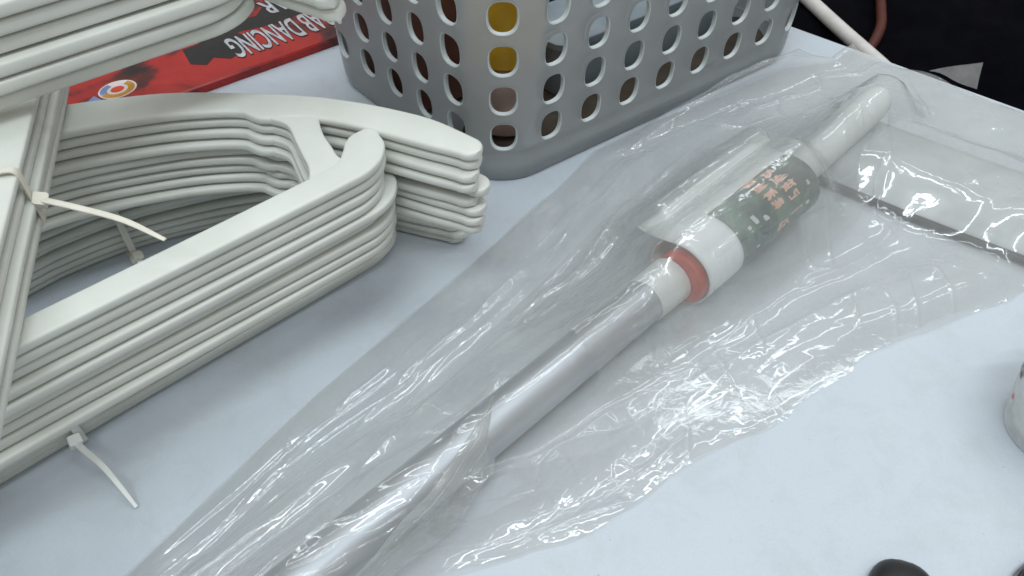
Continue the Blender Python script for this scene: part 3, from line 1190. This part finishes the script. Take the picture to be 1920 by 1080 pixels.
# long pleats in the bag, as polylines in bag coordinates (along the pole, across it), each with its height
PLEATS = [
    (0.16, [(-16, -3.3), (-12.0, -3.5), (-8.8, -3.8), (-4.3, -4.8), (-0.7, -5.0), (2.0, -5.4)]),
    (0.20, [(-15, -2.6), (-11.4, -2.8), (-8.3, -3.3), (-5.8, -3.3), (-1.6, -4.2), (1.8, -4.5), (4.9, -5.0), (6.2, -5.0)]),
    (0.22, [(-6.5, -1.9), (-4.9, -1.8), (-2.0, -2.2), (1.9, -2.8), (4.8, -2.2), (8.3, -2.1)]),
    (0.14, [(-11, 0.5), (-8.2, -0.2), (-6.7, -0.6), (-4.3, -1.2)]),
    (0.22, [(-4.9, 1.6), (-2.4, 1.7), (0.1, 2.2), (2.5, 3.1), (5.5, 3.5)]),
    (0.18, [(-4.9, 1.75), (-1.8, 1.95), (1.4, 3.15), (5.3, 3.55), (8.0, 3.6)]),
    (0.18, [(-2.6, 3.6), (-0.8, 4.2), (1.3, 5.2)]),
    (0.20, [(0.5, -1.0), (-2.0, -0.1), (-4.5, 0.7), (-6.9, 1.1), (-11, 1.3)]),
    (0.14, [(-7.2, 1.45), (-4.6, 1.15), (-1.7, 0.4), (0.8, -0.6)]),
    (0.20, [(1.0, 4.5), (3.9, 4.7), (6.4, 5.4), (7.3, 6.6)]),
    (0.16, [(3.1, 0.8), (6.9, 1.4), (10.8, 2.4), (14, 3.0)]),
    (0.20, [(4.3, -3.2), (6.8, -3.2), (10.5, -4.1), (13.7, -4.5), (18, -5)]),
    (0.18, [(12.8, 3.6), (16.1, 4.6), (19.8, 4.6)]),
    (0.16, [(24.6, 0.5), (21.2, 2.8), (18.5, 3.8)]),
    (0.20, [(30.6, -1.0), (29.1, 0.4), (27.4, 2.0)]),
    (0.18, [(19.1, -7.6), (22.2, -6.9), (26.4, -6.2)]),
    (0.20, [(14.6, -7.2), (17.4, -6.9), (20.6, -6.2)]),
    (0.20, [(5.8, 3.5), (8.8, 4.3), (12.7, 5.1), (17, 6.2)]),
    (0.18, [(1.0, -3.3), (3.1, -3.2), (5.7, -3.4)]),
    (0.16, [(-9.0, -2.0), (-4.0, -2.9), (0.5, -3.7), (5.0, -4.2)]),
]


def pleats(s, t, seed):
    tj = t + 0.07 * vnoise(s * 0.45, t * 0.3, seed + 70) + 0.03 * vnoise(s * 2.0, t * 0.5, seed + 71)
    z = np.zeros_like(s)
    for n_, (h, pl) in enumerate(PLEATS):
        p = catmull(pl, 4)
        d = np.full(s.shape, 9.0)
        along = np.zeros_like(s)
        tot = len(p) - 1
        for k in range(tot):
            a, b = p[k], p[k + 1]
            v = b - a
            f = np.clip(((s - a[0]) * v[0] + (tj - a[1]) * v[1]) / (v @ v), 0, 1)
            dd = np.hypot(s - a[0] - f * v[0], tj - a[1] - f * v[1])
            near = dd < d
            d = np.where(near, dd, d)
            along = np.where(near, (k + f) / tot, along)
        taper = np.clip(np.sin(np.pi * along) * 2.2, 0, 1) * (0.65 + 0.35 * vnoise(s * 0.9, t * 0 + n_, seed + 72))
        z += 1.5 * h * taper * np.exp(-np.sqrt(d * d + 0.0016) / 0.22)
    return z


def film(name, ns, nt_, lift, amp, seed, flatf=0.0, rng=(-20, 36.0), left=None, right=None):
    s_lin = np.linspace(rng[0], rng[1], ns)
    tau = np.linspace(-1, 1, nt_)
    Sg, Tg = np.meshgrid(s_lin, tau, indexing='ij')
    lt = np.interp(Sg, *(left or (L_S, L_T)))
    rt_ = np.interp(Sg, *(right or (R_S, R_T)))
    lt = lt + 0.10 * vnoise(Sg * 0.35, Sg * 0, seed + 50)
    rt_ = rt_ + 0.28 * vnoise(Sg * 0.30, Sg * 0 + 5, seed + 51) + 0.10 * vnoise(Sg * 1.1, Sg * 0 + 9, seed + 52)
    Tt = lt + (rt_ - lt) * (Tg * 0.5 + 0.5)
    # trim the far end along the table edge
    fe = np.vectorize(far_edge)(Tt) - 0.25 + 0.3 * vnoise(Tt * 0.5, Tt * 0 + 3, seed + 60)
    f = (s_lin[None, :] - s_lin[0]) / (s_lin[-1] - s_lin[0])
    f = np.broadcast_to(f.T, Sg.shape)
    lim = np.minimum(fe, 36.0)
    S2 = Sg if rng[1] < 35 else np.where(Sg < 10, Sg, 10 + (Sg - 10) * np.maximum(lim - 10, 1) / 26.0)
    W = (rt_ - lt)
    z = obstacles(S2, Tt) * (1 - flatf)
    edge = np.clip(np.minimum((1 - np.abs(Tg)) * W / 2, fe - S2), 0, 1.0)        # distance to the side edges, cm, saturating at 1
    e1 = edge * (2 - edge)
    crease = lambda n, w: np.exp(-np.abs(n) / w)
    # long folds fanning out along the bag
    q = Tg * 4.2 + 0.5 * vnoise(S2 * 0.07, Tg * 1.5, seed + 1)
    m1 = np.clip(vnoise(S2 * 0.11, q * 0.9, seed + 30) * 1.8 + 0.45, 0, 1)
    m2 = np.clip(vnoise(S2 * 0.20 + 4, q * 1.2, seed + 31) * 2.0 + 0.2, 0, 1)
    swell = 0.40 * vnoise(S2 * 0.06 + 3.1, q * 0.9, seed + 2) + 0.10 * vnoise(S2 * 0.12, q * 2.2, seed + 13)
    folds = crease(vnoise(S2 * 0.022 + 3.1, q * 0.9 + 0.3 * vnoise(S2 * 0.5, q, 3), seed + 3), 0.10) * 0.30 * m1
    folds += crease(vnoise(S2 * 0.03 + 9.7, q * 1.7 + 4, seed + 4), 0.10) * 0.18 * m2
    folds += crease(vnoise(S2 * 0.05 + 5, q * 2.9 + 11, seed + 5), 0.12) * 0.08 * m1
    # crumpled facets in patches, with sharp creases between them
    wob = 0.9 * vnoise(S2 * 0.3, Tt * 0.3, seed + 5)
    mask = np.clip(vnoise(S2 * 0.14 + 7, Tt * 0.22 + 2, seed + 6) * 2.2 + 0.40, 0, 1)
    c1 = np.abs(vnoise(S2 * 0.34 + wob, Tt * 0.7 - wob, seed + 7)) * 0.21
    c2 = np.abs(vnoise(S2 * 1.1 - wob * 1.5, Tt * 1.4 + wob * 1.5, seed + 8)) * 0.05
    c3 = crease(vnoise(S2 * 1.7 + wob, Tt * 2.2 + wob * 2, seed + 9), 0.12) * 0.018
    diag = crease(vnoise((S2 + Tt) * 0.5, (S2 - Tt) * 0.14 + 3, seed + 10), 0.06) * 0.09
    side = 0.35 + 0.65 * np.clip((Tt + 1.0 + 0.12 * S2) / 3.0, 0, 1)      # the left flank is pulled straight, the rest crumpled
    calm = 1 - 0.85 * np.clip((S2 - 16) / 4, 0, 1) * np.clip((Tt - 0.3) / 1.2, 0, 1)     # stretched smooth over the head
    side = side * calm
    folds = folds * calm
    diag = diag * calm
    wr = 0.3 + swell + 0.4 * folds + side * ((0.2 + 0.8 * mask) * c1 + mask * (c2 + c3)) + diag * m2 + (pleats(S2, Tt, seed) if amp > 0.5 else 0)
    # tight over the pole: smaller wrinkles there
    tight = 1 - 0.35 * np.exp(-(Tt / 1.1) ** 2)
    z = z * (0.25 + 0.75 * e1) + amp * wr * (0.25 + 0.75 * e1) * tight + lift
    X = Q.x + E_.x * S2 + N_.x * Tt
    Y = Q.y + E_.y * S2 + N_.y * Tt
    co = np.stack([X, Y, z], -1).reshape(-1, 3)
    org = np.array(st(0, 0, 0))
    co = (co - org) * S
    i = np.arange(ns - 1)[:, None] * nt_ + np.arange(nt_ - 1)[None, :]
    fc = np.stack([i, i + nt_, i + nt_ + 1, i + 1], -1).reshape(-1, 4)
    me = bpy.data.meshes.new(name)
    me.vertices.add(len(co))
    me.vertices.foreach_set('co', co.ravel())
    me.loops.add(fc.size)
    me.loops.foreach_set('vertex_index', fc.ravel())
    me.polygons.add(len(fc))
    me.polygons.foreach_set('loop_start', np.arange(len(fc)) * 4)
    me.polygons.foreach_set('use_smooth', np.ones(len(fc), bool))
    me.update()
    me.validate()
    return me


bag = thing('plastic_bag', 'long clear crinkled plastic bag wrapped round the floor wiper', 'bag', st(0, 0, 0))
obj('front_film', film('front_film', 760, 330, 0.10, 1.0, 21), M['film'], bag)
obj('back_film', film('back_film', 260, 110, 0.03, 0.04, 77, 1.0), M['film'], bag)

obj('folded_flap', film('folded_flap', 240, 60, 0.26, 1.0, 21, rng=(-20, 0.5), left=([-20, -11, -6.9, -4.5, -2, 0.5], [1.0, 0.95, 0.85, 0.5, -0.2, -1.0]),
                        right=([-20, -11, -6.9, -4.5, -2, 0.5], [1.1, 1.3, 1.7, 1.75, 1.1, -0.92])), M['film_fold'], bag)
obj('inner_film', film('inner_film', 420, 200, 0.34, 0.85, 133, rng=(3.0, 22.5), left=([3, 10, 18, 22.5], [-3.5, -4.6, -5.0, -4.2]),
                       right=([3, 10, 18, 22.5], [2.2, 3.0, 3.2, 2.2])), M['film_clear'], bag)

# standing corner of the bag at the table edge
def bag_corner():
    a, b, c = Vector((22.9, 16.0, 0.2)), Vector((24.9, 14.3, 0.15)), Vector((25.0, 15.0, 1.35))
    verts, faces = [], []
    K = 10
    for i in range(K + 1):
        for j in range(K + 1 - i):
            u, v = i / K, j / K
            p = a + (b - a) * u + (c - a) * v
            w = 0.12 * math.sin(6 * u + 3 * v) * (1 - u) * (1 - v)
            verts.append((p.x + w - st(0, 0)[0], p.y + w - st(0, 0)[1], p.z + w * 0.4))
    idx, q = {}, 0
    for i in range(K + 1):
        for j in range(K + 1 - i):
            idx[i, j] = q
            q += 1
    for i in range(K):
        for j in range(K - i):
            faces.append((idx[i, j], idx[i + 1, j], idx[i, j + 1]))
            if i + j < K - 1:
                faces.append((idx[i + 1, j], idx[i + 1, j + 1], idx[i, j + 1]))
    return mesh('corner_flap', verts, faces)


obj('corner_flap', bag_corner(), M['film_thick'], bag)

# ================================================================== SMALL THINGS AT THE EDGES
# white cord and orange cord in the dark behind the table
wc = catmull([(20.2, 41, -5.0), (22.9, 35.7, -6.0), (24.4, 31.8, -6.3), (26.2, 27.3, -6.6), (28.5, 22, -7.2)], 8)
tag(obj('white_cord', sweep('white_cord', [tuple(p) for p in wc], circ(0.52, 14)), M['white_cord']), 'straight white cord running down behind the table edge', 'cord')
oc_ = catmull([(29.5, 39, -6.5), (28.6, 35.4, -6.6), (27.6, 32.4, -6.8), (25.8, 30.0, -7.6), (23.4, 28.6, -7.4), (20.5, 28.2, -7.2)], 8)
tag(obj('orange_cord', sweep('orange_cord', [tuple(p) for p in oc_], circ(0.38, 14)), M['orange_cord']), 'dim orange cord curving in the dark behind the white cord', 'cord')

# white printed cup cut off by the right edge
cup = thing('plastic_cup', 'pale grey printed plastic cup cut off by the right edge', 'cup', (19.5, -7.0, 0.0))
obj('body', lathe('body', [(1.7, 0.0), (1.8, 0.08), (2.05, 1.6), (2.35, 3.4), (2.42, 3.5), (2.30, 3.5), (1.95, 1.6), (1.6, 0.3)], 48), M['film_thick'], cup)


def cup_mark(name, a0, a1, z0, z1, mat):
    v, f = [], []
    for k in range(7):
        a = math.radians(a0 + (a1 - a0) * k / 6)
        for z in (z0, z1):
            r = 1.8 + (z - 0.08) * 0.166 + 0.015
            v.append((r * math.cos(a), r * math.sin(a), z))
    for k in range(6):
        f.append((2 * k, 2 * k + 2, 2 * k + 3, 2 * k + 1))
    obj(name, mesh(name, v, f, False), mat, cup)


for a, z in ((140, 2.75), (152, 2.95), (146, 2.35), (158, 2.4), (164, 2.8)):
    cup_mark('printed_mark', a - 4, a + 4, z - 0.14, z + 0.14, M['ink_grey_dark'])
cup_mark('printed_mark', 158, 164, 1.2, 1.4, M['ink_pink'])


# black rounded case cut off by the bottom edge, and a second dark one in the corner
def pebble(name, rx, ry, h, p=2.6):
    verts, faces = [], []
    N, Mr = 40, 10
    for i in range(Mr + 1):
        a = math.pi / 2 * i / Mr
        for k in range(N):
            t = 2 * math.pi * k / N
            c, s = math.cos(t), math.sin(t)
            x = rx * math.copysign(abs(c) ** (2 / p), c) * (math.cos(a) ** 0.55 if i < Mr else 0.02)
            y = ry * math.copysign(abs(s) ** (2 / p), s) * (math.cos(a) ** 0.55 if i < Mr else 0.02)
            verts.append((x, y, 0.25 + (h - 0.25) * math.sin(a)))
    base = len(verts)
    for k in range(N):
        x, y, z = verts[k]
        verts.append((x * 0.96, y * 0.96, 0.01))
    for i in range(Mr):
        for k in range(N):
            faces.append((i * N + k, i * N + (k + 1) % N, (i + 1) * N + (k + 1) % N, (i + 1) * N + k))
    faces.append(tuple(Mr * N + k for k in range(N)))
    for k in range(N):
        faces.append((base + k, base + (k + 1) % N, (k + 1) % N, k))
    faces.append(tuple(base + k for k in reversed(range(N))))
    return sharp(mesh(name, verts, faces), 45)


bl = thing('black_device', 'glossy black rounded device cut off by the bottom edge', 'device', (11.6, -14.4, 0), math.radians(-14))
obj('shell', pebble('shell', 1.25, 2.6, 0.9), M['black'], bl)
sl = obj('seam', sweep('seam', [(1.22 * math.cos(a) * 1.03, 2.58 * math.sin(a), 0.3) for a in [k * math.pi / 24 for k in range(48)]], circ(0.04, 6), closed=True), M['rubber'], bl)
b2 = thing('black_case', 'round black case with grey edge in the bottom right corner', 'case', (17.4, -14.2, 0))
obj('disc', lathe('disc', [(2.35, 0.01), (2.5, 0.15), (2.5, 0.7), (2.35, 0.85), (0.02, 0.9)], 48), M['black'], b2)
obj('grey_edge', lathe('grey_edge', [(2.52, 0.05), (2.6, 0.1), (2.6, 0.35), (2.52, 0.4)], 48, cap=False), M['ink_grey_dark'], b2)
